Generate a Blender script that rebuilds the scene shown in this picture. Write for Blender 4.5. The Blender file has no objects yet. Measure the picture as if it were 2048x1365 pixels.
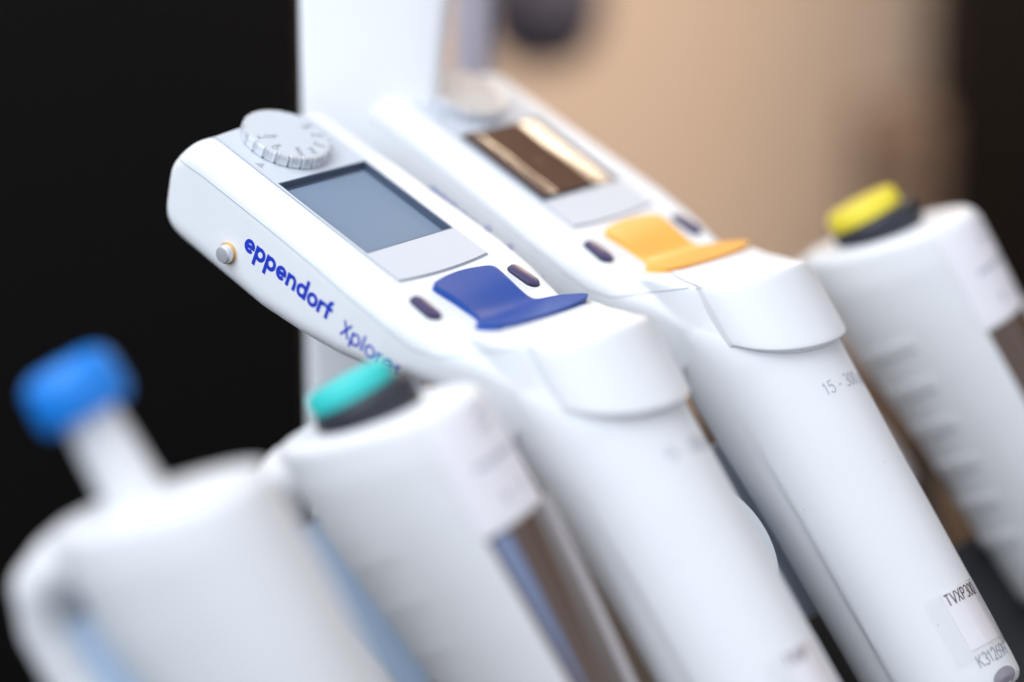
import bpy, bmesh, math, random
from mathutils import Vector, Matrix
from mathutils.bvhtree import BVHTree

random.seed(4)
S = bpy.context.scene
COL = S.collection
rad = math.radians
pi = math.pi

# ------------------------------------------------------------------ camera
PITCH = 16.7                     # camera looks down by this angle
DIST = 0.602                     # lens to the middle of the row
TABLE_DROP = 0.375               # table below the lens
cam_d = bpy.data.cameras.new('camera')
cam = bpy.data.objects.new('camera', cam_d); COL.objects.link(cam)
cam.location = (0, 0, TABLE_DROP)
cam.rotation_euler = (rad(90 - PITCH), 0, 0)
cam_d.sensor_width = 36; cam_d.lens = 100
cam_d.clip_start = 0.01; cam_d.clip_end = 30
cam_d.dof.use_dof = True
cam_d.dof.focus_distance = DIST - 0.010
cam_d.dof.aperture_fstop = 2.8
cam_d.dof.aperture_blades = 0
S.camera = cam
MC = Matrix.Translation(cam.location) @ cam.rotation_euler.to_matrix().to_4x4()

def V(x, y, z):
    """mm, right / up / towards the lens, from the middle of the row -> world metres"""
    return MC @ Vector((x * .001, y * .001, z * .001 - DIST))
def Vd(x, y, z):
    return (MC.to_3x3() @ Vector((x, y, z))).normalized()

# ------------------------------------------------------------------ world and lamps
wd = bpy.data.worlds.new('World'); S.world = wd; wd.use_nodes = True
nt = wd.node_tree; nt.nodes.clear()
wo = nt.nodes.new('ShaderNodeOutputWorld'); wb = nt.nodes.new('ShaderNodeBackground')
tc = nt.nodes.new('ShaderNodeTexCoord'); sx = nt.nodes.new('ShaderNodeSeparateXYZ')
ma = nt.nodes.new('ShaderNodeMath'); ma.operation = 'MULTIPLY_ADD'; ma.inputs[1].default_value = .5; ma.inputs[2].default_value = .5
rp = nt.nodes.new('ShaderNodeValToRGB')
rp.color_ramp.elements[0].color = (.85, .95, 1.14, 1)
rp.color_ramp.elements[1].color = (.86, .87, .93, 1)
nt.links.new(tc.outputs['Generated'], sx.inputs[0]); nt.links.new(sx.outputs['X'], ma.inputs[0])
nt.links.new(ma.outputs[0], rp.inputs[0]); nt.links.new(rp.outputs[0], wb.inputs[0]); nt.links.new(wb.outputs[0], wo.inputs[0])
wb.inputs[1].default_value = .81

def area(name, loc, target, size, power, color, size_y=None, spread=180):
    d = bpy.data.lights.new(name, 'AREA'); d.energy = power; d.color = color
    d.size = size; d.spread = rad(spread)
    if size_y: d.shape = 'RECTANGLE'; d.size_y = size_y
    o = bpy.data.objects.new(name, d); COL.objects.link(o)
    o.location = loc
    o.rotation_euler = (target - loc).to_track_quat('-Z', 'Y').to_euler()
    return o
MID = V(0, 0, 0)
area('softbox', V(-350, 900, 300), MID, .9, 3.9, (.98, .98, 1))
area('window_light', V(-620, 620, 680), MID, 1.0, 8.0, (.82, .91, 1))
area('warm_lamp', V(6, 41, -38) + Vd(.29, .645, -.705) * .5, V(6, 41, -38), .10, .36, (1, .80, .58))
area('wall_fill', V(100, 420, -250), V(-20, 0, -560), .4, 1.15, (1, .86, .74), spread=75)  # added unseen light, only brightens the wall

S.view_settings.view_transform = 'Standard'; S.view_settings.look = 'None'
S.view_settings.exposure = .20; S.view_settings.gamma = 1; S.view_settings.use_curve_mapping = False
S.render.engine = 'CYCLES'
S.cycles.max_bounces = 8; S.cycles.diffuse_bounces = 4; S.cycles.glossy_bounces = 4
S.cycles.sample_clamp_indirect = 6
S.cycles.use_denoising = True

# ------------------------------------------------------------------ materials
def mat(name, col, rough=.4, metal=0, coat=0, spec=.5, bump=0, bscale=4, vary=0, vscale=.05, trans=0, alpha=1, sss=0):
    m = bpy.data.materials.new(name); m.use_nodes = True
    t = m.node_tree; b = t.nodes['Principled BSDF']
    b.inputs['Base Color'].default_value = (*col, 1)
    b.inputs['Roughness'].default_value = rough; b.inputs['Metallic'].default_value = metal
    b.inputs['Coat Weight'].default_value = coat; b.inputs['Specular IOR Level'].default_value = spec
    b.inputs['Coat Roughness'].default_value = .06
    b.inputs['Transmission Weight'].default_value = trans; b.inputs['Alpha'].default_value = alpha
    if sss:
        b.inputs['Subsurface Weight'].default_value = sss
        b.inputs['Subsurface Radius'].default_value = (1, .9, .8); b.inputs['Subsurface Scale'].default_value = .002
    c = t.nodes.new('ShaderNodeTexCoord')
    if bump:
        n = t.nodes.new('ShaderNodeTexNoise'); n.inputs['Scale'].default_value = bscale; n.inputs['Detail'].default_value = 3
        u = t.nodes.new('ShaderNodeBump'); u.inputs['Strength'].default_value = bump; u.inputs['Distance'].default_value = .0002
        t.links.new(c.outputs['Object'], n.inputs['Vector']); t.links.new(n.outputs[0], u.inputs['Height'])
        t.links.new(u.outputs[0], b.inputs['Normal'])
    if vary:
        n = t.nodes.new('ShaderNodeTexNoise'); n.inputs['Scale'].default_value = vscale; n.inputs['Detail'].default_value = 5
        r = t.nodes.new('ShaderNodeMapRange'); r.inputs[3].default_value = rough - vary; r.inputs[4].default_value = rough + vary
        t.links.new(c.outputs['Object'], n.inputs['Vector']); t.links.new(n.outputs[0], r.inputs[0])
        t.links.new(r.outputs[0], b.inputs['Roughness'])
        x = t.nodes.new('ShaderNodeMix'); x.data_type = 'RGBA'
        x.inputs[6].default_value = (*[k * (1 - vary * .25) for k in col], 1); x.inputs[7].default_value = (*col, 1)
        t.links.new(n.outputs[0], x.inputs[0]); t.links.new(x.outputs[2], b.inputs['Base Color'])
    return m

M = dict(
    white=mat('white_plastic', (.80, .81, .82), .42, bump=.12, bscale=5, vary=.08, vscale=.06),
    handle=mat('handle_plastic', (.76, .775, .78), .36, bump=.10, bscale=5, vary=.08, vscale=.06),
    manual=mat('ivory_plastic', (.80, .80, .80), .38, vary=.06),
    silver=mat('silver_plastic', (.62, .65, .70), .45, metal=.1, spec=.3, vary=.05),
    dial=mat('dial_plastic', (.68, .70, .73), .26, metal=.45, vary=.05),
    lcd=mat('lcd_glass', (.20, .262, .35), .36, spec=.08, vary=.04, vscale=.03),
    bezel=mat('lcd_bezel', (.085, .115, .17), .35),
    film=mat('brown_reflection_film', (.12, .064, .040), .11, coat=.2, spec=.3),  # brown reflection put into the film's base colour
    blue=mat('blue_rubber', (.006, .062, .32), .36, vary=.08, spec=.34),
    amber=mat('amber_rubber', (.92, .45, .08), .38, vary=.08, spec=.34),
    purple=mat('dark_violet_plastic', (.050, .042, .125), .30, spec=.55),
    ink=mat('blue_ink', (.004, .035, .50), .45),
    greyink=mat('grey_ink', (.38, .40, .43), .5),
    faintink=mat('faint_ink', (.50, .52, .57), .5),
    black=mat('black_ink', (.015, .013, .02), .5),
    keyrim=mat('dark_key_rim', (.02, .018, .04), .5),
    dialink=mat('dial_ink', (.20, .22, .25), .5),
    seam=mat('seam_gap', (.30, .33, .38), .6),
    sticker=mat('sticker_paper', (.88, .85, .88), .55),
    tape=mat('clear_tape', (.95, .97, 1), .08, coat=1, alpha=.16),
    steel=mat('steel_contact', (.75, .75, .77), .25, metal=.6),
    gold=mat('brass_ring', (.75, .48, .18), .3, metal=.7),
    greycap=mat('grey_plastic', (.33, .31, .36), .45),
    darkring=mat('anthracite_plastic', (.022, .024, .035), .42),
    turquoise=mat('turquoise_plastic', (.04, .62, .58), .38),
    yellow=mat('yellow_plastic', (.90, .74, .05), .38),
    bluecap=mat('bright_blue_plastic', (.004, .22, .74), .36),
    gap_shade=mat('gap_shade_blue', (.46, .58, .74), .5),  # cool shade of the hook gap, put into a colour
    window=mat('brown_window', (.085, .045, .028), .14, coat=.5),
    bluerefl=mat('blue_reflection', (.20, .26, .42), .3),
    clear=mat('clear_edge', (.62, .58, .58), .2, coat=.6),
    rackblue=mat('grey_blue_plastic', (.36, .42, .50), .5),
    rackgrey=mat('light_grey_plastic', (.66, .69, .72), .45),
    rackblack=mat('black_plastic', (.012, .012, .014), .5),
    post=mat('white_enamel', (.93, .94, .95), .4),
    lilac=mat('lilac_plastic', (.55, .52, .60), .5),
    wall=mat('beige_paint', (.60, .445, .325), .9, spec=.1, vary=.05, vscale=2),
    table=mat('dark_laminate', (.012, .010, .010), .55, vary=.1, vscale=3),
    dark=mat('dark_housing', (.006, .005, .0045), .6, spec=.08),
    brownbox=mat('dark_brown_wood', (.010, .006, .004), .6, spec=.1),
    orange=mat('tan_cardboard', (.15, .08, .035), .8),
    crate=mat('brown_board', (.13, .085, .058), .8, spec=.1),
    lampgrey=mat('grey_violet_metal', (.06, .05, .065), .6),
)

def glassy(name, fac, rough, col=(1, 1, 1)):
    m = bpy.data.materials.new(name); m.use_nodes = True; t = m.node_tree; t.nodes.clear()
    o = t.nodes.new('ShaderNodeOutputMaterial'); x = t.nodes.new('ShaderNodeMixShader'); g = t.nodes.new('ShaderNodeBsdfGlossy'); p = t.nodes.new('ShaderNodeBsdfTransparent')
    n = t.nodes.new('ShaderNodeTexNoise'); n.inputs['Scale'].default_value = .35; c = t.nodes.new('ShaderNodeTexCoord'); b = t.nodes.new('ShaderNodeBump')
    b.inputs['Strength'].default_value = .25; b.inputs['Distance'].default_value = .001
    t.links.new(c.outputs['Object'], n.inputs['Vector']); t.links.new(n.outputs[0], b.inputs['Height']); lw = t.nodes.new('ShaderNodeLayerWeight'); pw = t.nodes.new('ShaderNodeMath'); pw.operation = 'POWER'; pw.inputs[1].default_value = 4; fr = t.nodes.new('ShaderNodeMath'); fr.operation = 'MULTIPLY_ADD'; fr.inputs[1].default_value = .75; fr.inputs[2].default_value = fac; t.links.new(lw.outputs['Facing'], pw.inputs[0]); t.links.new(pw.outputs[0], fr.inputs[0]); t.links.new(fr.outputs[0], x.inputs[0]); g.inputs['Roughness'].default_value = rough; g.inputs['Color'].default_value = (*col, 1)
    t.links.new(p.outputs[0], x.inputs[1]); t.links.new(g.outputs[0], x.inputs[2]); t.links.new(x.outputs[0], o.inputs[0])
    return m
M['tape'] = glassy('clear_tape', .05, .07)

# ------------------------------------------------------------------ mesh helpers
def link(name, me, m=None, parent=None, smooth=None):
    o = bpy.data.objects.new(name, me); COL.objects.link(o)
    if m is not None:
        me.materials.clear(); me.materials.append(m)
    if parent: o.parent = parent
    if smooth:
        for p in me.polygons: p.use_smooth = True
        me.set_sharp_from_angle(angle=rad(smooth))
    return o
def mesh(verts, faces):
    me = bpy.data.meshes.new('mesh'); me.from_pydata([tuple(v) for v in verts], [], faces); me.update()
    return me
def obj(name, verts, faces, m, parent=None, smooth=40):
    me = mesh(verts, faces)
    b = bmesh.new(); b.from_mesh(me); bmesh.ops.recalc_face_normals(b, faces=b.faces); b.to_mesh(me); b.free()
    return link(name, me, m, parent, smooth)
def merge(parts):
    vs, fs = [], []
    for v, f in parts:
        k = len(vs); vs += list(v); fs += [tuple(i + k for i in q) for q in f]
    return vs, fs
def loft(rings, cap=True):
    n = len(rings[0]); vs = [v for r in rings for v in r]; fs = []
    for i in range(len(rings) - 1):
        for j in range(n):
            a = i * n + j; b = i * n + (j + 1) % n
            fs.append((a, b, b + n, a + n))
    if cap:
        fs.append(tuple(range(n))[::-1]); fs.append(tuple(range((len(rings) - 1) * n, len(rings) * n)))
    return vs, fs
def box(x0, x1, y0, y1, z0, z1):
    v = [(x, y, z) for z in (z0, z1) for y in (y0, y1) for x in (x0, x1)]
    return v, [(0, 2, 3, 1), (4, 5, 7, 6), (0, 1, 5, 4), (2, 6, 7, 3), (0, 4, 6, 2), (1, 3, 7, 5)]
def solid(parts, voxel=None, smooth_it=8, cut=None, bevel=None):
    """union of closed pieces as one smooth mesh (remeshed), cutters taken out of it"""
    temps = []
    def tmp(p):
        me = mesh(*p); b = bmesh.new(); b.from_mesh(me)
        bmesh.ops.recalc_face_normals(b, faces=b.faces); b.to_mesh(me); b.free()
        o = bpy.data.objects.new('temp', me); COL.objects.link(o); temps.append(o); return o
    o = tmp(merge(parts))
    if voxel:
        r = o.modifiers.new('r', 'REMESH'); r.mode = 'VOXEL'; r.voxel_size = voxel
    if smooth_it:
        s = o.modifiers.new('s', 'SMOOTH'); s.factor = .5; s.iterations = smooth_it
    if bevel:
        bv = o.modifiers.new('b', 'BEVEL'); bv.width = bevel; bv.segments = 3; bv.limit_method = 'ANGLE'; bv.angle_limit = rad(35)
    for c in cut or []:
        q = o.modifiers.new('c', 'BOOLEAN'); q.operation = 'DIFFERENCE'; q.solver = 'EXACT'; q.object = tmp(c)
    dg = bpy.context.evaluated_depsgraph_get(); dg.update()
    me = bpy.data.meshes.new_from_object(o.evaluated_get(dg))
    for t in temps: bpy.data.objects.remove(t, do_unlink=True)
    return me
def bvh(me):
    return BVHTree.FromPolygons([v.co.copy() for v in me.vertices], [tuple(p.vertices) for p in me.polygons])
def rrect(hw, n0, n1, rt, rb, k=7):
    """rounded rectangle in x / n, from n1 (bottom) to n0 (top)"""
    h = n0 - n1; rt = min(rt, hw * .98, h * .49); rb = min(rb, hw * .98, h * .49)
    pts = []
    for cx, cy, r, a0 in ((hw - rt, n0 - rt, rt, 0), (-hw + rt, n0 - rt, rt, 90), (-hw + rb, n1 + rb, rb, 180), (hw - rb, n1 + rb, rb, 270)):
        for i in range(k):
            a = rad(a0 + 90 * i / (k - 1)); pts.append((cx + r * math.cos(a), cy + r * math.sin(a)))
    return pts
def lathe(profile, n=48, mod=None):
    rings = []
    for r, z in profile:
        rings.append([((r * (mod(2 * pi * i / n) if mod else 1)) * math.cos(2 * pi * i / n), (r * (mod(2 * pi * i / n) if mod else 1)) * math.sin(2 * pi * i / n), z) for i in range(n)])
    return loft(rings)
def place(vf, mtx):
    v, f = vf; return [tuple(mtx @ Vector(p)) for p in v], f

# text --------------------------------------------------------------
def text_mesh(s, size):
    c = bpy.data.curves.new('t', 'FONT'); c.body = s; c.size = size; c.resolution_u = 3
    o = bpy.data.objects.new('t', c); COL.objects.link(o)
    dg = bpy.context.evaluated_depsgraph_get(); dg.update()
    me = bpy.data.meshes.new_from_object(o.evaluated_get(dg))
    b = bmesh.new(); b.from_mesh(me); bmesh.ops.remove_doubles(b, verts=b.verts, dist=1e-5); bmesh.ops.triangulate(b, faces=b.faces)
    for _ in range(2):
        bmesh.ops.subdivide_edges(b, edges=[e for e in b.edges if e.calc_length() > size * .12], cuts=1); bmesh.ops.triangulate(b, faces=b.faces)
    b.to_mesh(me); b.free()
    v = [(p.co.x, p.co.y) for p in me.vertices]; f = [tuple(p.vertices) for p in me.polygons]
    bpy.data.objects.remove(o, do_unlink=True); bpy.data.meshes.remove(me)
    return v, f
def stroke(path, w):
    """ribbon of width w along 2d points"""
    vs, fs = [], []
    n = len(path)
    for i, p in enumerate(path):
        a = Vector(path[max(i - 1, 0)]); b = Vector(path[min(i + 1, n - 1)])
        d = (b - a).normalized(); q = Vector((-d.y, d.x)) * w / 2; p = Vector(p)
        vs += [tuple(p + q), tuple(p - q)]
        if i: fs.append((2 * i - 2, 2 * i - 1, 2 * i + 1, 2 * i))
    return vs, fs
def arc(cx, cy, r, a0, a1, n=28):
    return [(cx + r * math.cos(rad(a0 + (a1 - a0) * i / n)), cy + r * math.sin(rad(a0 + (a1 - a0) * i / n))) for i in range(n + 1)]
def line(a, b, n=3):
    return [(a[0] + (b[0] - a[0]) * i / n, a[1] + (b[1] - a[1]) * i / n) for i in range(n + 1)]
def wordmark():
    """heavy round lower-case lettering, x-height 1; list of (strokes) with staggered lift"""
    w = .285; r = .5 - w / 2; out = []
    x = 0
    def bowl(cx): return arc(cx, .5, r, 0, 360, 36)
    def add(p, dx, lift): out.append(([(q[0] + dx, q[1]) for q in p], lift))
    for ch in 'eppendorf':
        if ch == 'e':
            add(arc(.5, .5, r, 8, 322, 34), x, 0); add(line((.14, .47), (.97, .53)), x, 1); x += 1.06
        elif ch == 'p':
            add(bowl(.5), x, 0); add(line((w / 2, -.46), (w / 2, .98)), x, 1); x += 1.07
        elif ch == 'd':
            add(bowl(.5), x, 0); add(line((1 - w / 2, .02), (1 - w / 2, 1.46)), x, 1); x += 1.07
        elif ch == 'o':
            add(bowl(.5), x, 0); x += 1.05
        elif ch == 'n':
            add(line((w / 2, .02), (w / 2, .98)), x, 1)
            add(arc(.47, .53, .47 - w / 2, 180, 0, 18) + [(.94 - w / 2, .3), (.94 - w / 2, .02)], x, 0); x += 1.02
        elif ch == 'r':
            add(line((w / 2, .02), (w / 2, .98)), x, 1); add(arc(.47, .52, .34, 170, 62, 10), x, 0); x += .66
        elif ch == 'f':
            add(line((.26, .02), (.26, .9)) + arc(.56, 1.02, .30, 180, 88, 10), x, 1); add(line((.0, .84), (.66, .84)), x, 0); x += .7
    return [(stroke(p, w), lift) for p, lift in out], x

def oval(cx, cy, rx, ry, a0=0, a1=360, n=26):
    return [(cx + rx * math.cos(rad(a0 + (a1 - a0) * i / n)), cy + ry * math.sin(rad(a0 + (a1 - a0) * i / n))) for i in range(n + 1)]
GLYPH = {
    '0': (.62, [oval(.28, .5, .28, .5)]), '1': (.50, [[(.02, .76), (.14, .84), (.26, 1)] + line((.26, 1), (.26, 0), 6)[1:]]),
    '2': (.60, [oval(.28, .72, .26, .28, 170, -35, 16) + line((.44, .5), (.02, .02), 4), line((0, .03), (.56, .03), 4)]),
    '3': (.60, [oval(.27, .75, .24, .25, 150, -90, 16), oval(.27, .26, .28, .26, 90, -150, 16)]),
    '5': (.60, [line((.5, .97), (.1, .97), 4) + line((.1, .97), (.06, .55), 3)[1:], oval(.26, .32, .28, .32, 130, -150, 18)]),
    '6': (.62, [oval(.28, .31, .28, .31), [(.03, .38), (.10, .62), (.26, .86), (.46, 1)]]),
    '9': (.62, [oval(.28, .69, .28, .31), [(.53, .62), (.46, .38), (.30, .14), (.10, 0)]]),
    '-': (.50, [line((.04, .4), (.36, .4), 3)]), ' ': (.28, []),
    'T': (.66, [line((0, .96), (.6, .96), 5), line((.3, .96), (.3, 0), 6)]), 'V': (.70, [line((0, 1), (.32, 0), 6), line((.32, 0), (.64, 1), 6)]),
    'X': (.68, [line((0, 1), (.6, 0), 7), line((0, 0), (.6, 1), 7)]),
    'P': (.64, [line((.04, 0), (.04, 1), 6), line((.04, .97), (.3, .97), 3) + oval(.3, .73, .25, .24, 90, -90, 12) + line((.3, .49), (.04, .49), 3)]),
    'K': (.66, [line((.04, 0), (.04, 1), 6), line((.56, 1), (.06, .42), 5), line((.22, .6), (.6, 0), 5)]),
    'H': (.72, [line((.04, 0), (.04, 1), 6), line((.6, 0), (.6, 1), 6), line((.04, .5), (.6, .5), 4)]),
    'L': (.56, [line((.04, 1), (.04, 0), 6), line((.04, .03), (.5, .03), 4)]),
    'u': (.60, [line((.06, .7), (.06, -.3), 6), oval(.26, .22, .2, .22, 180, 360, 10), line((.46, .7), (.46, 0), 5)]),
    'p': (.74, [oval(.34, .35, .30, .35), line((.04, .7), (.04, -.32), 6)]), 'l': (.22, [line((.06, 0), (.06, 1.04), 6)]),
    'o': (.76, [oval(.34, .35, .33, .35)]), 'r': (.40, [line((.04, 0), (.04, .7), 5), oval(.28, .42, .24, .26, 170, 75, 8)]),
    'e': (.74, [oval(.34, .35, .32, .35, 5, 318), line((.03, .36), (.66, .38), 4)]),
}
def stroke_text(t, size, w, wx=1.0):
    x = 0; out = []; k = 0
    for ch in t:
        adv, sts = GLYPH[ch]
        for p in sts:
            out.append((stroke([((q[0] + x) * size * wx, q[1] * size) for q in p], w), .06 + .012 * (k % 4))); k += 1
        x += adv + .12
    return out, x * size * wx

# ------------------------------------------------------------------ tags
def tag(o, label=None, cat=None, group=None, kind=None):
    if label: o['label'] = label
    if cat: o['category'] = cat
    if group: o['group'] = group
    if kind: o['kind'] = kind
    return o
def empty(name, mtx, label, cat, group=None):
    o = bpy.data.objects.new(name, None); COL.objects.link(o); o.matrix_world = mtx; o.empty_display_size = .01
    return tag(o, label, cat, group)

# axes shared by the row, in the lens's right / up / towards frame
WX = Vector((.6433, .2206, -.7331)); HY = Vector((-.7008, .5554, -.4478)); NZ = Vector((.3084, .8018, .5119))
def frame(axx, axy, axz, org):
    m = Matrix((axx, axy, axz)).transposed().to_4x4() * .001
    m[3][3] = 1
    r = MC.to_3x3().to_4x4() @ m
    p = V(*org); r[0][3], r[1][3], r[2][3] = p
    return r

# ================================================================== setting
def struct(name, vf, m, kind='structure'):
    o = obj(name, *vf, m); o['kind'] = kind; return o
struct('table', box(-3, 3, -.6, 4, -.04, 0), M['table'])
WALL_Y = 1.16
struct('wall', box(-3, 3, WALL_Y, WALL_Y + .1, 0.001, 2.4), M['wall'])

# ================================================================== electronic pipette
TH = .48268
AX0 = Vector((0, 80, -11.2)); SD = Vector((0, math.cos(TH), -math.sin(TH))); FD = Vector((0, math.sin(TH), math.cos(TH)))
def L(x, u, n):                  # x across, u down the head, n out of the display face -> local
    return (x, -u, n)
def cylp(al, s, r, ctr=None):    # on the handle: angle from the front (deg), distance along it
    p = AX0 + SD * s + FD * (r * math.cos(rad(al))) + Vector((1, 0, 0)) * (r * math.sin(rad(al)))
    return L(*p)

HEAD = [(-38.0, 17.8, -7.6, -20.6), (-37.8, 18.9, -6.6, -21.8), (-37.1, 19.5, -4.9, -22.8), (-35.6, 19.9, -2.4, -23.4), (-33.8, 20.1, -.7, -23.7), (-32.2, 20.2, -.1, -23.8), (-30, 20.3, 0, -23.8),
        (-3, 21.2, 0, -23.6), (10, 21.8, 0, -21.8), (20, 22.2, 0, -19.8), (30, 22.2, 0, -17), (37, 21.6, 0, -14), (43, 20.7, .4, -12.5),
        (48, 19.7, 1.8, -12), (54, 18.6, 4, -12.5), (60, 17.7, 6.0, -14), (64, 16.9, 6.5, -15)]
def head_part():
    rings = []
    for u, hw, n0, n1 in HEAD:
        w = min(1, max(0, (45 - u) / 20)); fade = max(0, 1 - (u + 38.6) / 14)
        rings.append([L(x + 1.5 * w, u + fade * max(0, -9 - n) * .22, n) for x, n in rrect(hw + 1.5 * w, n0, n1, 5.4, 5.0)])
    return loft(rings)
def rfun(al, r, k=1):
    a = abs((al + 180) % 360 - 180)
    t = min(1, max(0, (a - 85) / 3)); t = t * t * (3 - 2 * t)
    return r * (1 - .042 * t * k)
def shaft_part():
    rings = []
    for s, r in ((-46, 17.9), (-25, 17.6), (-4, 16.9), (5, 16.75), (14, 16.65), (24, 16.5), (40, 16.3), (70, 15.9), (73.5, 15.7), (75, 14.6), (75.4, 13)):
        rings.append([cylp(a, s, rfun(a, r, min(1, max(0, (s + 2) / 26)))) for a in range(0, 360, 4)])
    return clipped(*loft(rings), SLOPE_CO - SLOPE_NO * .28, SLOPE_NO)
def clipped(verts, faces, plane_co, plane_no):
    b = bmesh.new(); b.from_mesh(mesh(verts, faces))
    bmesh.ops.recalc_face_normals(b, faces=b.faces)
    r = bmesh.ops.bisect_plane(b, geom=b.verts[:] + b.edges[:] + b.faces[:], plane_co=plane_co, plane_no=plane_no, clear_outer=True)
    bmesh.ops.holes_fill(b, edges=[e for e in b.edges if e.is_boundary])
    b.verts.index_update(); out = [tuple(v.co) for v in b.verts], [tuple(v.index for v in f.verts) for f in b.faces]; b.free()
    return out
SLOPE_CO = Vector(L(0, 50, 5.4)); SLOPE_NO = Vector(L(0, -.52, .854))
def hump_part(r, s1, h0=None, s0=-46, co=SLOPE_CO):
    rings = []
    for s in (s0, s1):
        if h0 is None:
            rings.append([cylp(a, s, r) for a in range(0, 360, 4)])
        else:
            am = math.degrees(math.acos(h0 / r))
            rings.append([cylp(-am + 2 * am * i / 40, s - (9.0 * abs(2 * i / 40 - 1) ** 2.2 if s == s1 else 0), r) for i in range(41)])
    v, f = loft(rings)
    return clipped(v, f, co, SLOPE_NO)

def slope_n(x, u):
    t = min(1, max(0, (u - 49) / 13))
    return 5.4 + (u - 50) * .609 - 3.4 * t * min(1.2, (x / 17) ** 2)
def cap_grid():
    """front thumb cap: wall round the front of the handle, top following the slope, lips turned in"""
    R1 = 19.4; am = math.degrees(math.acos(8.8 / R1)); nc = 25; cols = []
    for i in range(nc):
        f = -1 + 2 * i / (nc - 1); al = am * f; R0 = R1 - 1.7 * abs(f) ** 4; sr = -4.6 - 8.6 * abs(f) ** 2.2
        def P(s, r): return AX0 + SD * s + FD * (r * math.cos(rad(al))) + Vector((1, 0, 0)) * (r * math.sin(rad(al)))
        s0 = sr
        while s0 > -45:
            p = P(s0, R0)
            if p.z > slope_n(p.x, p.y): break
            s0 -= .05
        col = [P(sr + .2, R0 - 3.2), P(sr, R0 - .25), P(sr - .25, R0)]
        for k in range(1, 7): col.append(P(sr + (s0 + 1.6 - sr) * k / 6, R0))
        e = P(s0, R0); col.append(P(s0 + .35, R0 - .15))
        back = 46.5 + 13.0 * abs(f) ** 3
        for k in range(1, 9):
            u = e.y + (back - e.y) * (k / 8) ** .9
            if k == 1: u = e.y - 1.0
            col.append(Vector((e.x, u, slope_n(e.x, u))))
        cols.append(col)
    def lip(col, sg):
        out = []
        for p in col:
            q = p - AX0; s_ = q.dot(SD); c = AX0 + SD * s_
            d = Vector((-sg * .5, 0, 0)) - FD * 3.0
            out.append(p + d)
        return out
    near = lambda c, sg: [p + Vector((-sg * .02, 0, 0)) - FD * .35 for p in c]
    cols = [lip(cols[0], -1), near(cols[0], -1)] + cols + [near(cols[-1], 1), lip(cols[-1], 1)]
    nr = len(cols[0]); vs = [L(*p) for c in cols for p in c]; fs = []
    for i in range(len(cols) - 1):
        for j in range(nr - 1):
            a = i * nr + j; fs.append((a, a + 1, a + nr + 1, a + nr))
    me = mesh(vs, fs); b = bmesh.new(); b.from_mesh(me); bmesh.ops.recalc_face_normals(b, faces=b.faces); b.to_mesh(me); b.free()
    o = bpy.data.objects.new('temp', me); COL.objects.link(o)
    m = o.modifiers.new('s', 'SUBSURF'); m.levels = 2; m.render_levels = 2
    dg = bpy.context.evaluated_depsgraph_get(); dg.update()
    out = bpy.data.meshes.new_from_object(o.evaluated_get(dg)); bpy.data.objects.remove(o, do_unlink=True)
    return out

REC = (-13.5, 13.5, -13.6, 13.6)
body_me = solid([head_part(), shaft_part(), hump_part(18.4, -8, h0=10.0, co=SLOPE_CO - SLOPE_NO * .28)], .5, 10,
                cut=[box(REC[0], REC[1], -REC[3], -REC[2], -2.2, 3)])
cap_me = cap_grid()
for me_ in (body_me,):
    for v_ in me_.vertices:
        u_ = -v_.co.y; q_ = (Vector((v_.co.x, u_, v_.co.z)) - AX0); s_ = q_.dot(SD)
        if v_.co.z > -4:
            t_ = min(1, max(0, (u_ - 49) / 13)) * min(1, max(0, (-8 - s_) / 14)) * min(1, max(0, (v_.co.z + 4) / 8))
            v_.co.z -= 3.4 * t_ * min(1.2, (v_.co.x / 17) ** 2)
body_bvh = bvh(body_me)
both_bvh = bvh(mesh(*merge([([v.co[:] for v in m.vertices], [tuple(p.vertices) for p in m.polygons]) for m in (body_me, cap_me)])))

def side_point(u, n, lift, tree=body_bvh):
    hit = tree.ray_cast(Vector(L(-60, u, n)), Vector((1, 0, 0)))
    if hit[0] is None: return L(-20, u, n)
    return (hit[0].x - lift, hit[0].y, hit[0].z)
def front_point(al, s, lift, tree=body_bvh):
    o = Vector(cylp(al, s, 60)); d = (Vector(cylp(al, s, 0)) - o).normalized()
    hit = tree.ray_cast(o, d)
    p = hit[0] if hit[0] is not None else Vector(cylp(al, s, 16.5))
    return tuple(p - d * lift)
def top_point(x, u, lift, tree=body_bvh):
    hit = tree.ray_cast(Vector(L(x, u, 60)), Vector((0, 0, -1)))
    return (hit[0].x, hit[0].y, hit[0].z + lift)
def print_on(name, pieces, m, parent, fn):
    vs, fs = [], []
    for (v, f), lift in pieces:
        k = len(vs); vs += [fn(p[0], p[1], lift) for p in v]; fs += [tuple(i + k for i in q) for q in f]
    return obj(name, vs, fs, m, parent, None)

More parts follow.
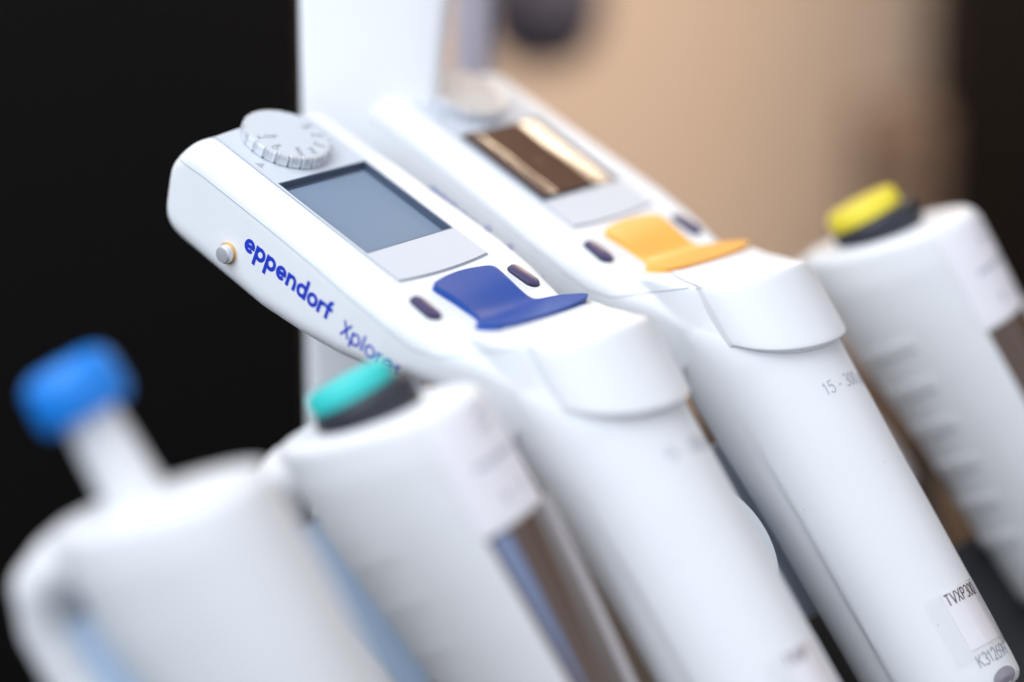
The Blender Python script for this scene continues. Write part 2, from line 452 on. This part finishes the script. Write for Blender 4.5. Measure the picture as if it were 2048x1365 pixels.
def rocker_mesh(tree):
    prof = [(27.6, 8.2), (28.3, 9.3), (29.5, 9.6), (33, 9.0), (37, 8.6), (40, 8.7), (41.2, 9.4), (42.2, 11.4), (43.0, 12.8), (44.0, 13.6), (45.4, 14.1), (46.6, 14.4), (47.7, 14.2), (48.6, 13.4), (49.3, 11.8)]
    fine = []
    for i in range(len(prof) - 1):
        p0, p1, p2, p3 = prof[max(i - 1, 0)], prof[i], prof[i + 1], prof[min(i + 2, len(prof) - 1)]
        for k in range(5):
            t = k / 5
            fine.append(tuple(.5 * (2 * p1[c] + (p2[c] - p0[c]) * t + (2 * p0[c] - 5 * p1[c] + 4 * p2[c] - p3[c]) * t * t + (3 * p1[c] - p0[c] - 3 * p2[c] + p3[c]) * t ** 3) for c in (0, 1)))
    prof = fine + [prof[-1]]
    nc = 25
    def height(u, x):
        t = max(0, min(1, (u - 36) / 14)); c = 1.15 + .5 * math.sin(pi * min(1, max(0, (u - 27) / 14)))
        c += .609 * 1.3 * math.log(1 + math.exp((u - 41.1) / 1.3)) - .12
        sag = -.55 * (1 - (x / 15) ** 2) * math.exp(-((u - 40) / 9) ** 2) + .25 * (x / 15) ** 2
        return c + sag
    rows = []
    for i, (u, hw) in enumerate(prof):
        row = []
        for j in range(nc):
            f = -1 + 2 * j / (nc - 1); x = hw * f + .6 + 2.2 * max(0, (u - 41) / 8)
            uu = u - (1 - f * f) * 1.1 * (1 - i / (len(prof) - 1)) + (1 - f * f) * 1.2 * (i / (len(prof) - 1)) ** 4
            row.append((x, uu))
        rows.append(row)
    vs = []; fs = []
    for row in rows: vs += [L(x, u, height(u, x)) for x, u in row]
    k = len(vs); nr = len(rows)
    for row in rows: vs += [L(x, u, height(u, x) - 1.6) for x, u in row]
    for i in range(nr - 1):
        for j in range(nc - 1):
            a = i * nc + j; q = (a, a + 1, a + 1 + nc, a + nc)
            fs.append(q); fs.append(tuple(z + k for z in q[::-1]))
    rim = [j for j in range(nc)] + [i * nc + nc - 1 for i in range(1, nr)] + [(nr - 1) * nc + j for j in range(nc - 2, -1, -1)] + [i * nc for i in range(nr - 2, 0, -1)]
    for a, b in zip(rim, rim[1:] + rim[:1]): fs.append((a, b, b + k, a + k))
    return solid([(vs, fs)], None, 0, bevel=.55)
rocker_me = rocker_mesh(both_bvh)

def dial_mesh():
    n = 360
    def mod(a):
        t = (a / (2 * pi) * 22) % 1; d = abs(t - .5) * 2     # 0 in the middle of a land, 1 at a notch
        return 1 - .045 * math.exp(-((1 - d) / .16) ** 2) + .02 * math.exp(-((1 - d - .3) / .12) ** 2)
    return lathe([(9.4, .35), (9.8, .5), (9.8, 2.4), (9.6, 2.8), (9.1, 2.95), (8.8, 2.95)], n, mod)
dial_vf = dial_mesh()
DC = (-.4, -25.0)

def faceplate_vf():
    out = []; x0, x1 = -13.9, 13.9; u0, u1 = -32.6, 23.6
    pts = [(x0, u0 + 1.0)] + [(x0 + (x1 - x0) * i / 12, u0 - .9 * (1 - (2 * i / 12 - 1) ** 2)) for i in range(13)] + [(x1, u0 + 1.0)]
    pts += [(x1 - (x1 - x0) * i / 12, u1 + .9 * (1 - (2 * i / 12 - 1) ** 2) - .3) for i in range(13)]
    return pts
def ring_of(pts, hole, z0, z1):
    """flat plate with a rectangular hole, built as a polygon bridge"""
    b = bmesh.new()
    vo = [b.verts.new(L(x, u, z1)) for x, u in pts]; eo = [b.edges.new((vo[i], vo[(i + 1) % len(vo)])) for i in range(len(vo))]
    hx = [(hole[0], hole[2]), (hole[1], hole[2]), (hole[1], hole[3]), (hole[0], hole[3])]
    vh = [b.verts.new(L(x, u, z1)) for x, u in hx]; eh = [b.edges.new((vh[i], vh[(i + 1) % 4])) for i in range(4)]
    bmesh.ops.triangle_fill(b, use_beauty=True, edges=eo + eh)
    r = bmesh.ops.extrude_face_region(b, geom=b.faces[:])
    bmesh.ops.translate(b, vec=(0, 0, z0 - z1), verts=[v for v in r['geom'] if isinstance(v, bmesh.types.BMVert)])
    bmesh.ops.recalc_face_normals(b, faces=b.faces)
    b.verts.index_update(); out = [tuple(v.co) for v in b.verts], [tuple(v.index for v in f.verts) for f in b.faces]; b.free()
    return out
plate_vf = ring_of(faceplate_vf(), REC, -.3, .36)

def capsule(hl, r, z0, z1, n=14):
    def outl(g):
        p = []
        for i in range(n + 1): a = pi * i / n; p.append(((r - g) * math.cos(a), hl + (r - g) * math.sin(a)))
        for i in range(n + 1): a = pi + pi * i / n; p.append(((r - g) * math.cos(a), -hl + (r - g) * math.sin(a)))
        return p
    return loft([[(x, y, z) for x, y in outl(g)] for z, g in ((z0, 0), (z1 - .35, 0), (z1 - .08, .15), (z1, .5))])

WM, WMLEN = wordmark()
def plain(s, size):
    return [(text_mesh(s, size), .08)]
def xf(pieces, fx):
    return [(([fx(*p) for p in v], f), l) for (v, f), l in pieces]

def film_vf():
    nx, nu = 60, 24; vs = []; fs = []
    for j in range(nu + 1):
        for i in range(nx + 1):
            x = -12.4 + 25.2 * i / nx; u = -12.9 + 25.8 * j / nu
            k = 1 + .10 * math.sin(u * .45) + .05 * math.sin(u * 1.3 + 1)
            z = .30 + .75 * math.exp(-((x + 10.6 + .3 * math.sin(u * .3)) / .75) ** 2) * k + .35 * math.exp(-((x + 8.9 + .2 * math.sin(u * .5)) / .6) ** 2) * k
            t = max(0, x - 5.2 - .25 * math.sin(u * .4)); z -= .145 * t * min(1, t / 1.2)
            z += .9 * max(0, min(1, (x - 5.2) / 3)) * 0 + .55
            z += .10 * math.exp(-(((x + 1) ** 2 + (u - 1) ** 2) / 1.0))
            vs.append(L(x, u, z))
    for j in range(nu):
        for i in range(nx):
            a = j * (nx + 1) + i; fs.append((a, a + 1, a + nx + 2, a + nx + 1))
    return vs, fs

def make_electronic(org, axes, label, rocker_mat, film):
    R = empty('electronic_pipette', frame(*axes, org), label, 'pipette', 'electronic pipettes with displays in the row')
    body = link('body', body_me, M['white'], R, 50)
    link('ejector_cap', cap_me, M['white'], R, 80)
    obj('faceplate', *plate_vf, M['silver'], R, 30)
    # display: dark frame sunk in the recess, panel in it
    x0, x1, u0, u1 = REC
    disp = obj('display', *merge([box(x0 + .05, x1 - .05, -u1 + .05, -u0 - .05, -2.15, -1.25)]), M['bezel'], R, None)
    obj('screen', *box(x0 + .5, x1 - 1.5, -u1 + .4, -u0 - 1.7, -1.2, -.9), M['lcd'], disp, None)
    walls = merge([box(x0 + .02, x0 + .30, -u1 + .02, -u0 - .02, -1.24, .32), box(x1 - .30, x1 - .02, -u1 + .02, -u0 - .02, -1.24, .32),
                   box(x0 + .31, x1 - .31, -u0 - .30, -u0 - .02, -1.24, .32), box(x0 + .31, x1 - .31, -u1 + .02, -u1 + .30, -1.24, .32)])
    obj('bezel', *walls, M['bezel'], disp, None)
    # dial
    T = Matrix.Translation(L(DC[0], DC[1], 0))
    d = obj('selector_dial', *place(dial_vf, T), M['dial'], R, 35)
    obj('dial_gap', *place(lathe([(9.75, .15), (9.75, .36)], 64), T), M['bezel'], d, None)
    marks = []
    for k, (s, a) in enumerate((('A-Opt', 172), ('Dis', 205), ('P/M', 248), ('Pip', 276), ('Spc', 305), ('Ads', 338), ('Edit', 8))):
        v, f = text_mesh(s, 2.0); w = max(p[0] for p in v)
        ca, sa = math.cos(rad(a)), math.sin(rad(a))
        pts = []
        for x, y in v:
            rr = 8.4 - w + x if ca > 0 else 8.4 - x
            yy = (y - .7) * (1 if ca > 0 else -1)
            pts.append((rr * ca - yy * sa + DC[0], rr * sa + yy * ca - DC[1], 2.98))
        marks.append((pts, f))
    obj('dial_print', *merge(marks), M['dialink'], d, None)
    tri = [(-12.9, -21.4), (-10.9, -20.4), (-12.9, -19.2)]
    obj('pointer_mark', [L(x, u, .39) for x, u in tri], [(0, 1, 2)], M['greyink'], R, None)
    # keys
    link('rocker_key', rocker_me.copy(), rocker_mat, R, 50)
    for sgn in (-1, 1):
        T = Matrix.Translation(L(sgn * 15.6, 32.8, 0)) @ Matrix.Rotation(rad(sgn * 3), 4, 'Z')
        key = obj('soft_key', *place(capsule(2.05, 1.75, -1.2, .75), T), M['purple'], R, 40)
        obj('key_rim', *place(capsule(2.05, 1.98, -1.0, .42), T), M['keyrim'], key, 40)
    # contact on the left side
    p = Vector(side_point(-14.7, -16.3, 0))
    T = Matrix.Translation(p) @ Matrix.Rotation(rad(-90), 4, 'Y')
    c = obj('contact_pin', *place(lathe([(2.0, -1), (2.0, 1.6), (1.7, 2.1), (1.0, 2.2)], 40), T), M['steel'], R, 40)
    obj('contact_ring', *place(lathe([(2.35, -1), (2.35, .55), (2.05, .7)], 40), T), M['gold'], c, 40)
    # lettering
    k = 27.6 / WMLEN
    pc = [(([(p[0] * k - 11.4, p[1] * k * 1.02 - 13.0) for p in v], f), .04 + .03 * l) for (v, f), l in WM]
    print_on('brand_lettering', pc, M['ink'], R, lambda u, n, l: side_point(u, n, l))
    print_on('model_lettering', xf(stroke_text('Xplorer', 3.5, .54, 1.0)[0], lambda x, y: (x + 19.8, y - 13.4)), M['ink'], R, lambda u, n, l: side_point(u, n, l))
    # seams
    def seam(pts, w=.16, fn=side_point, tree=body_bvh):
        fine = []
        for a, b in zip(pts, pts[1:]): fine += line(a, b, 10)[:-1]
        fine.append(pts[-1])
        v, f = stroke(fine, w)
        return [fn(a, b, .07, tree) for a, b in v], f
    obj('shell_seam', *seam([(-37, -6.2), (-28, -5.4), (-10, -5.0), (8, -4.8), (26, -5.2), (37, -5.6), (43, -4.0), (50, 1.5), (57, 7)], .17), M['seam'], R, None)
    obj('plate_seam', *merge([([top_point(p[0], p[1], .12) for p in stroke(line((sg * 14.05, -33.6), (sg * 14.05, 23.4), 40), .2)[0]], stroke(line((0, 0), (1, 0), 40), .2)[1]) for sg in (-1, 1)]
        + [([top_point(p[0], p[1], .12) for p in stroke([(x * 1.405, 23.9 + .9 * (1 - (x / 10) ** 2) - .3) for x in range(-10, 11)], .3)[0]], stroke(line((0, 0), (1, 0), 20), .2)[1])]), M['seam'], R, None)
    # range print on the handle
    print_on('range_lettering', xf(stroke_text('15 - 300 uL', 2.7, .30, .86)[0], lambda x, y: (math.degrees((x - 6.2) / 16.6), 5.0 - y)), M['faintink'], R, lambda a, s, l: front_point(a, s, l))
    return R

def sticker_on(R, a0, a1, s0, s1, lift, th, m, name, parent=None, wav=0):
    na, ns = 14, 8; vs = []; fs = []
    for lf in (lift + th, lift):
        for j in range(ns + 1):
            for i in range(na + 1):
                a = a0 + (a1 - a0) * i / na; s = s0 + (s1 - s0) * j / ns
                e = wav * (math.sin(s * 1.1) * .5 + .8) * math.exp(-((i - .6) / .8) ** 2)
                vs.append(front_point(a, s, lf + e))
    k = (na + 1) * (ns + 1)
    for j in range(ns):
        for i in range(na):
            a = j * (na + 1) + i; q = (a, a + 1, a + na + 2, a + na + 1); fs += [q, tuple(z + k for z in q[::-1])]
    rim = list(range(na + 1)) + [j * (na + 1) + na for j in range(1, ns + 1)] + [ns * (na + 1) + i for i in range(na - 1, -1, -1)] + [j * (na + 1) for j in range(ns - 1, 0, -1)]
    for a, b in zip(rim, rim[1:] + rim[:1]): fs.append((a, b, b + k, a + k))
    return obj(name, vs, fs, m, parent or R, 40)

def handle_end(R):
    # narrower lower part below the handle
    rings = []
    for s, r in ((74.6, 13.5), (80, 12.6), (110, 10), (150, 6.2), (168, 5), (170, 4)):
        rings.append([cylp(a, s, r) for a in range(0, 360, 8)])
    obj('lower_part', *loft(rings), M['handle'], R, 40)
    T = 24; vs = [front_point(0, 76, .12)]
    vs = []; fs = []
    for rr in (0.0, .6, 1.0):
        for i in range(T):
            a = 2 * pi * i / T; vs.append(front_point(rr * 15 * math.cos(a), 73.3 + rr * 2.0 * math.sin(a), .10))
    for q in range(2):
        for i in range(T): fs.append((q * T + i, q * T + (i + 1) % T, (q + 1) * T + (i + 1) % T, (q + 1) * T + i))
    obj('service_cap', vs, fs, M['greycap'], R, 40)

BLUE = (-30.73, 28.1, 4.85); YEL = (6.17, 40.92, -38.38)
AX_B = [Vector(v) for v in ((.6335, .2240, -.7406), (-.7087, .5523, -.4391), (.3107, .8030, .5086))]
AX_Y = [Vector(v) for v in ((.6530, .2172, -.7255), (-.6928, .5584, -.4564), (.3060, .8007, .5151))]
eb = make_electronic(BLUE, AX_B, 'white electronic pipette with blue rocker key and clear grey-blue display', M['blue'], False)
ey = make_electronic(YEL, AX_Y, 'white electronic pipette with orange-yellow rocker key and film-covered display with painted brown reflection', M['amber'], True)
for R in (eb, ey): handle_end(R)
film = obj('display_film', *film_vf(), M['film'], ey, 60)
# inventory stickers under clear tape
st = sticker_on(ey, -20, 25, 52.4, 65.5, .06, .08, M['sticker'], 'inventory_sticker')
print_on('sticker_lettering', xf(stroke_text('TVXP300', 2.55, .30, .80)[0], lambda x, y: (math.degrees((x - 5.1) / 16.2), 55.4 - y)), M['black'], st, lambda a, s, l: front_point(a, s, .12 + l))
print_on('serial_lettering', xf(stroke_text('K31269H', 2.6, .34, .86)[0], lambda x, y: (math.degrees((x - 5.5) / 16.2), 69.4 - y)), M['greyink'], ey, lambda a, s, l: front_point(a, s, l))
sticker_on(ey, -36.5, 27, 52.0, 67.2, .30, .05, M['tape'], 'clear_tape', wav=.5)
sb = sticker_on(eb, -17.6, 27.5, 47.6, 60.5, .06, .08, M['sticker'], 'inventory_sticker')
print_on('sticker_lettering', xf(stroke_text('TVXP', 2.55, .30, .80)[0], lambda x, y: (math.degrees((x - 5.0) / 16.2), 50.6 - y)), M['black'], sb, lambda a, s, l: front_point(a, s, .12 + l))
sticker_on(eb, -37, 27, 47.2, 62.2, .30, .05, M['tape'], 'clear_tape', wav=.5)

# a little dust on the handles
for R, k in ((ey, 9), (eb, 5)):
    for _ in range(k):
        a, q = random.uniform(-105, 10), random.uniform(18, 72); r = random.uniform(.07, .14)
        obj('dust_speck', [front_point(a + math.degrees(r * math.cos(t * pi / 4) / 16), q + r * math.sin(t * pi / 4) * 1.2, .03) for t in range(8)], [tuple(range(8))], M['greycap'], R, None)

# ================================================================== manual pipettes
AM = Vector((-.47, .876, .10)).normalized()          # up the body
EM = Vector((.878, .472, 0)); EM = (EM - AM * EM.dot(AM)).normalized()
ZM = EM.cross(AM).normalized()                        # towards the lens
FM = (EM * .90 + ZM * .436).normalized(); SM = FM.cross(AM).normalized()   # front, and the side facing the lens
if SM.z < 0: SM = -SM
# local: x = front, y = up the body, z = the side facing the lens
def frame_m(org):
    zz = FM.cross(AM); return frame(FM, AM, zz, org), (1 if zz.z > 0 else -1)
ZS = frame_m((0, 0, 0))[1]
def ell(cx, a, b, s, n=60, p=2.3, crease=True):
    pts = []
    for i in range(n):
        t = 2 * pi * i / n; c, q = math.cos(t), math.sin(t)
        r = (abs(c) ** p + abs(q) ** p) ** (-1 / p)
        k = 1
        pts.append((cx + a * r * c * k, -s, b * r * q * k))
    return pts
def mpt(be, s, lift, tree):
    """on the manual body: angle from the front towards the lens side"""
    o = Vector((3, -s, 0)); d = Vector((math.cos(rad(be)), 0, ZS * math.sin(rad(be))))
    hit = tree.ray_cast(o + d * 60, -d)
    p = hit[0] if hit[0] is not None else o + d * 17
    return tuple(p + d * lift)
def manual_body():
    secs = [(1.3, 18.4, 11.8, 1.3), (1.8, 20.2, 13.2, 1.2), (3.0, 20.9, 14.0, 1.0), (10, 20.8, 15, 1.0), (22, 20.2, 15.2, 1.4), (34, 18.9, 15.1, 2.4), (48, 17.4, 14.8, 3.2), (60, 16.4, 14.4, 3.4), (92, 14.6, 13, 3.0), (95, 13.0, 11.5, 3.0)]
    main = loft([ell(c, a, b, s) for s, a, b, c in secs])
    # front lip: the top reaches forward, the label panel sits under it
    hook = []
    path = [(-4, 7.6, 5.6, 10), (-13, 7.6, 5.5, 9.6), (-21, 8.2, 5.4, 9.4), (-27.4, 11.4, 5.4, 9.2), (-30.2, 17.0, 5.4, 9.0), (-30.4, 25, 5.4, 8.8), (-28.6, 37, 5.3, 8.4), (-25.6, 49, 4.9, 7.8), (-23.8, 58, 3.8, 6.2), (-23.3, 60, 2, 4)]
    for i, (x, s, r, b) in enumerate(path):
        a = path[max(i - 1, 0)]; c = path[min(i + 1, len(path) - 1)]
        d = Vector((c[0] - a[0], -(c[1] - a[1]))).normalized(); q = Vector((-d.y, d.x))
        ring = []
        for j in range(24):
            t = 2 * pi * j / 24
            o = q * (r * math.cos(t)); ring.append((x + o.x, -s + o.y, b * math.sin(t)))
        hook.append(ring)
    def lean(vf): return [(x, y - .17 * x * max(0, min(1, (26 + y) / 20)), z) for x, y, z in vf[0]], vf[1]
    return solid([lean(main), lean(loft(hook))], .8, 10)
man_me = manual_body(); man_bvh = bvh(man_me)
def patch(be0, be1, s0, s1, lift, th, tree, na=14, ns=6, bend=None):
    vs, fs = [], []
    for lf in (lift + th, lift):
        for j in range(ns + 1):
            for i in range(na + 1):
                s = s0 + (s1 - s0) * j / ns; b0, b1 = (be0, be1) if bend is None else bend(j / ns)
                vs.append(mpt(b0 + (b1 - b0) * i / na, s, lf, tree))
    k = (na + 1) * (ns + 1)
    for j in range(ns):
        for i in range(na):
            a = j * (na + 1) + i; q = (a, a + 1, a + na + 2, a + na + 1); fs += [q, tuple(z + k for z in q[::-1])]
    rim = list(range(na + 1)) + [j * (na + 1) + na for j in range(1, ns + 1)] + [ns * (na + 1) + i for i in range(na - 1, -1, -1)] + [j * (na + 1) for j in range(ns - 1, 0, -1)]
    for a, b in zip(rim, rim[1:] + rim[:1]): fs.append((a, b, b + k, a + k))
    return vs, fs
YROT = Matrix.Rotation(rad(-90), 4, 'X')              # lathe axis z -> local y
def up_lathe(profile, n=48, sx=1, x=0):
    v, f = lathe(profile, n)
    return [(p[0] * sx + x, p[2], p[1]) for p in v], f

def gap_shade_vf():
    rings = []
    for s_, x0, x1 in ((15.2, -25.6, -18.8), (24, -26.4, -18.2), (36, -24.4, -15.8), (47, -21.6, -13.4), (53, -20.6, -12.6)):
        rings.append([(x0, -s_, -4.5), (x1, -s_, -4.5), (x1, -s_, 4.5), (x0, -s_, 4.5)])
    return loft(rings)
def make_manual(org, label, cap_mat, plunger, gap_shade=True):
    mtx, _ = frame_m(org)
    R = empty('manual_pipette', mtx, label, 'pipette', 'manual pipettes in the row')
    link('body', man_me, M['manual'], R, 60)
    rings = [ell(2.5, a, b, s, 32) for s, a, b in ((94.5, 11.5, 10.5), (100, 10, 9.5), (130, 7, 7), (165, 4.5, 4.5), (168, 3.5, 3.5))]
    obj('lower_part', *loft(rings), M['rackgrey'], R, 40)
    # pale blue strip painting the cool shade between body and finger rest
    if gap_shade: obj('gap_shade_strip', *gap_shade_vf(), M['gap_shade'], R, None)
    if plunger:
        obj('plunger_stem', *up_lathe([(6.8, -7), (6.2, -3), (5.8, -1), (5.5, 1.5), (5.3, 4), (4.9, 14), (4.8, 24), (4.2, 24.4)], 48, 1, -2.6), M['manual'], R, 60)
        obj('plunger_knob', *up_lathe([(4.6, 16.3), (7.2, 16.1), (8.1, 16.7), (8.6, 18.2), (8.5, 22), (8.2, 24.2), (7.3, 25.6), (5.4, 26.4), (2, 26.6)], 48, 1, -2.6), cap_mat, R, 60)
        return R
    # front: label above, brown window below
    lab = obj('front_label', *patch(-48, 46, 7.5, 30, .1, .25, man_bvh), M['sticker'], R, 40)
    marks = [patch(be, be + w, s, s + h, .37, .02, man_bvh, 6, 1) for be, w, s, h in ((2, 10, 8.5, 1.0), (2, 14, 11.5, .8), (-10, 40, 17.5, 1.2), (0, 4, 24.5, 1.8), (18, 4, 24.5, 1.8))]
    obj('label_print', *merge(marks), M['faintink'], lab, None)
    win = obj('volume_window', *patch(-40, 42, 30.6, 88, -.4, .5, man_bvh, 14, 10, lambda t: (-42 + 10 * t, 44 - 8 * t)), M['window'], R, 40)
    if gap_shade: obj('window_reflection', *patch(26, 41, 31.2, 70, .12, .05, man_bvh, 6, 8, lambda t: (29 + 2 * t, 41 - 9 * t)), M['bluerefl'], win, None)  # bluish reflection on the window, painted as a tapering strip
    obj('window_edge', *patch(0, 1, 30.8, 88, .05, 1.7, man_bvh, 4, 10, lambda t: (-32, -19)), M['clear'], win, 40)
    # finger ridges on the lens side
    for i in range(6):
        s = 24 + i * 10.2
        obj('grip_ridge', *patch(102, 152, s, s + 2.4, -.5, .66 if gap_shade else 1.05, man_bvh, 10, 2), M['manual'], R, 60)
    obj('collar', *up_lathe([(9.6, -6), (10.2, -3.5), (10.4, 1.6), (10.2, 2.6), (9.4, 3.1), (8.6, 3.2)], 48), M['darkring'], R, 50)
    obj('plunger_button', *up_lathe([(8.0, 3.0), (8.7, 3.4), (8.7, 6.4), (8.2, 7.2), (6, 7.5), (1.5, 7.6)], 48, 1, -1.2), cap_mat, R, 50)
    return R
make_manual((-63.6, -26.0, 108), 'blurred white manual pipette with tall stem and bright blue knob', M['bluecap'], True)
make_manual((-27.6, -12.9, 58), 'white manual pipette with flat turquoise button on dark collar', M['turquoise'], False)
make_manual((84.6, 26.3, -55), 'white manual pipette with flat yellow button on dark collar', M['yellow'], False, False)

# ================================================================== rack behind the row
rk = empty('pipette_rack', frame(WX, HY, NZ, BLUE), 'grey and black rack rail holding the leaning pipettes from behind', 'rack')
def sl(x, s, h):
    p = AX0 + SD * s + FD * h + Vector((x, 0, 0)); return L(*p)
def slbox(x0, x1, s0, s1, h0, h1):
    v, f = box(x0, x1, s0, s1, h0, h1); return [sl(*p) for p in v], f
link('backplate', solid([slbox(8, 64, -.5, 42.6, -24.2, -20)], None, 0, bevel=1.0), M['rackblue'], rk, 40)
link('rail', solid([slbox(-140, 160, 43, 112, -31, -20.2)], None, 0, bevel=1.5), M['rackblack'], rk, 40)
dv, df = lathe([(15, 0), (16, .8), (16, 3.2), (15.2, 4.2), (12, 4.6)], 64)
obj('holder_disc', [sl(p[0] + 20.5, p[1] + 22.8, p[2] - 9) for p in dv], df, M['rackgrey'], rk, 40)

rki = rk.matrix_world.inverted()
for x in (-95, 45, 120):
    p = rk.matrix_world @ Vector(sl(x, 78, -26))
    v, f = box(p.x - .012, p.x + .012, p.y - .003, p.y + .015, 0.0, p.z)
    v2, f2 = box(p.x - .025, p.x + .025, p.y - .04, p.y + .09, 0.0005, .006)
    obj('foot', [tuple(rki @ Vector(q)) for q in merge([(v, f), (v2, f2)])[0]], merge([(v, f), (v2, f2)])[1], M['rackblack'], rk, None)
# stand column: vertical, white, widening to the right near the top
def column(name, px, z, w, top_w, m, label, cat, y0=0):
    b = V(px, y0, z); x0 = b.x - w / 2; x1 = b.x + w / 2
    prof = [(x0, 0), (x1, 0), (x1, b.z + .03), (x1 + top_w * .35, b.z + .065), (x1 + top_w, b.z + .13), (x1 + top_w * 1.2, b.z + .26), (x0, b.z + .26)]
    rings = [[(x, b.y + dy, zz) for x, zz in prof] for dy in (-.012, .012)]
    me = solid([loft(rings)], None, 0, bevel=.003)
    o = link(name, me, m, None, 40); return tag(o, label, cat)
column('stand_column', -33.7, -70, .0283, .010, M['post'], 'white upright stand column behind the blue-keyed pipette', 'column')
column('lilac_post', -10, -150, .010, 0, M['lilac'], 'thin pale lilac post blurred beside the white column', 'post')

# ================================================================== background
def back_at(px, py, d):
    """point on the line of sight through a photo pixel, d metres along the lens axis"""
    F = 100 / 36 * 2048
    return MC @ Vector(((px - 1024) / F * d, (682.5 - py) / F * d, -d))
# dark monitor on the left
a = back_at(-500, 700, .86); b = back_at(630, 700, .86)
me = solid([box(a.x, b.x, a.y, a.y + .05, .002, .62)], None, 0, bevel=.004)
tag(link('dark_cabinet', me, M['dark'], None, 40), 'tall black cabinet filling the left of the background', 'cabinet')
# dark brown cabinet on the right
a = back_at(1885, 300, 1.08)
me = solid([box(a.x, a.x + .5, a.y, a.y + .06, .002, .62)], None, 0, bevel=.004)
tag(link('brown_cabinet', me, M['brownbox'], None, 40), 'dark brown cabinet blurred at the right of the beige wall', 'cabinet')
a = back_at(1720, 215, 1.10); b = back_at(2300, 215, 1.10)
me = solid([box(a.x, b.x, a.y - .02, a.y + .02, .002, a.z)], None, 0, bevel=.004)
tag(link('brown_crate', me, M['crate'], None, 40), 'low brown crate against the beige wall beside the dark brown cabinet', 'crate')
# low tan box on the table behind the yellow-buttoned pipette
a = back_at(1960, 1090, .80)
me = solid([box(a.x - .006, a.x + .02, a.y, a.y + .03, .001, a.z + .012)], None, 0, bevel=.002)
tag(link('tan_box', me, M['orange'], None, 40), 'small tan box standing low behind the yellow-buttoned pipette', 'box')
# grey rounded lamp head hanging over the far bench
c = back_at(1085, 5, .95)
r = empty('desk_lamp', Matrix.Translation(c), 'dark grey rounded lamp head hanging blurred before the beige wall', 'lamp')
obj('lamp_head', *lathe([(.002, -.0225), (.011, -.0205), (.0175, -.014), (.0205, -.004), (.0205, .016), (.014, .025), (.005, .028)], 32), M['lampgrey'], r, 60)
obj('lamp_arm', *merge([box(-.004, .004, -.004, .004, .025, .30), box(-.004, .004, .004, WALL_Y - c.y - .002, .292, .30)]), M['lampgrey'], r, None)
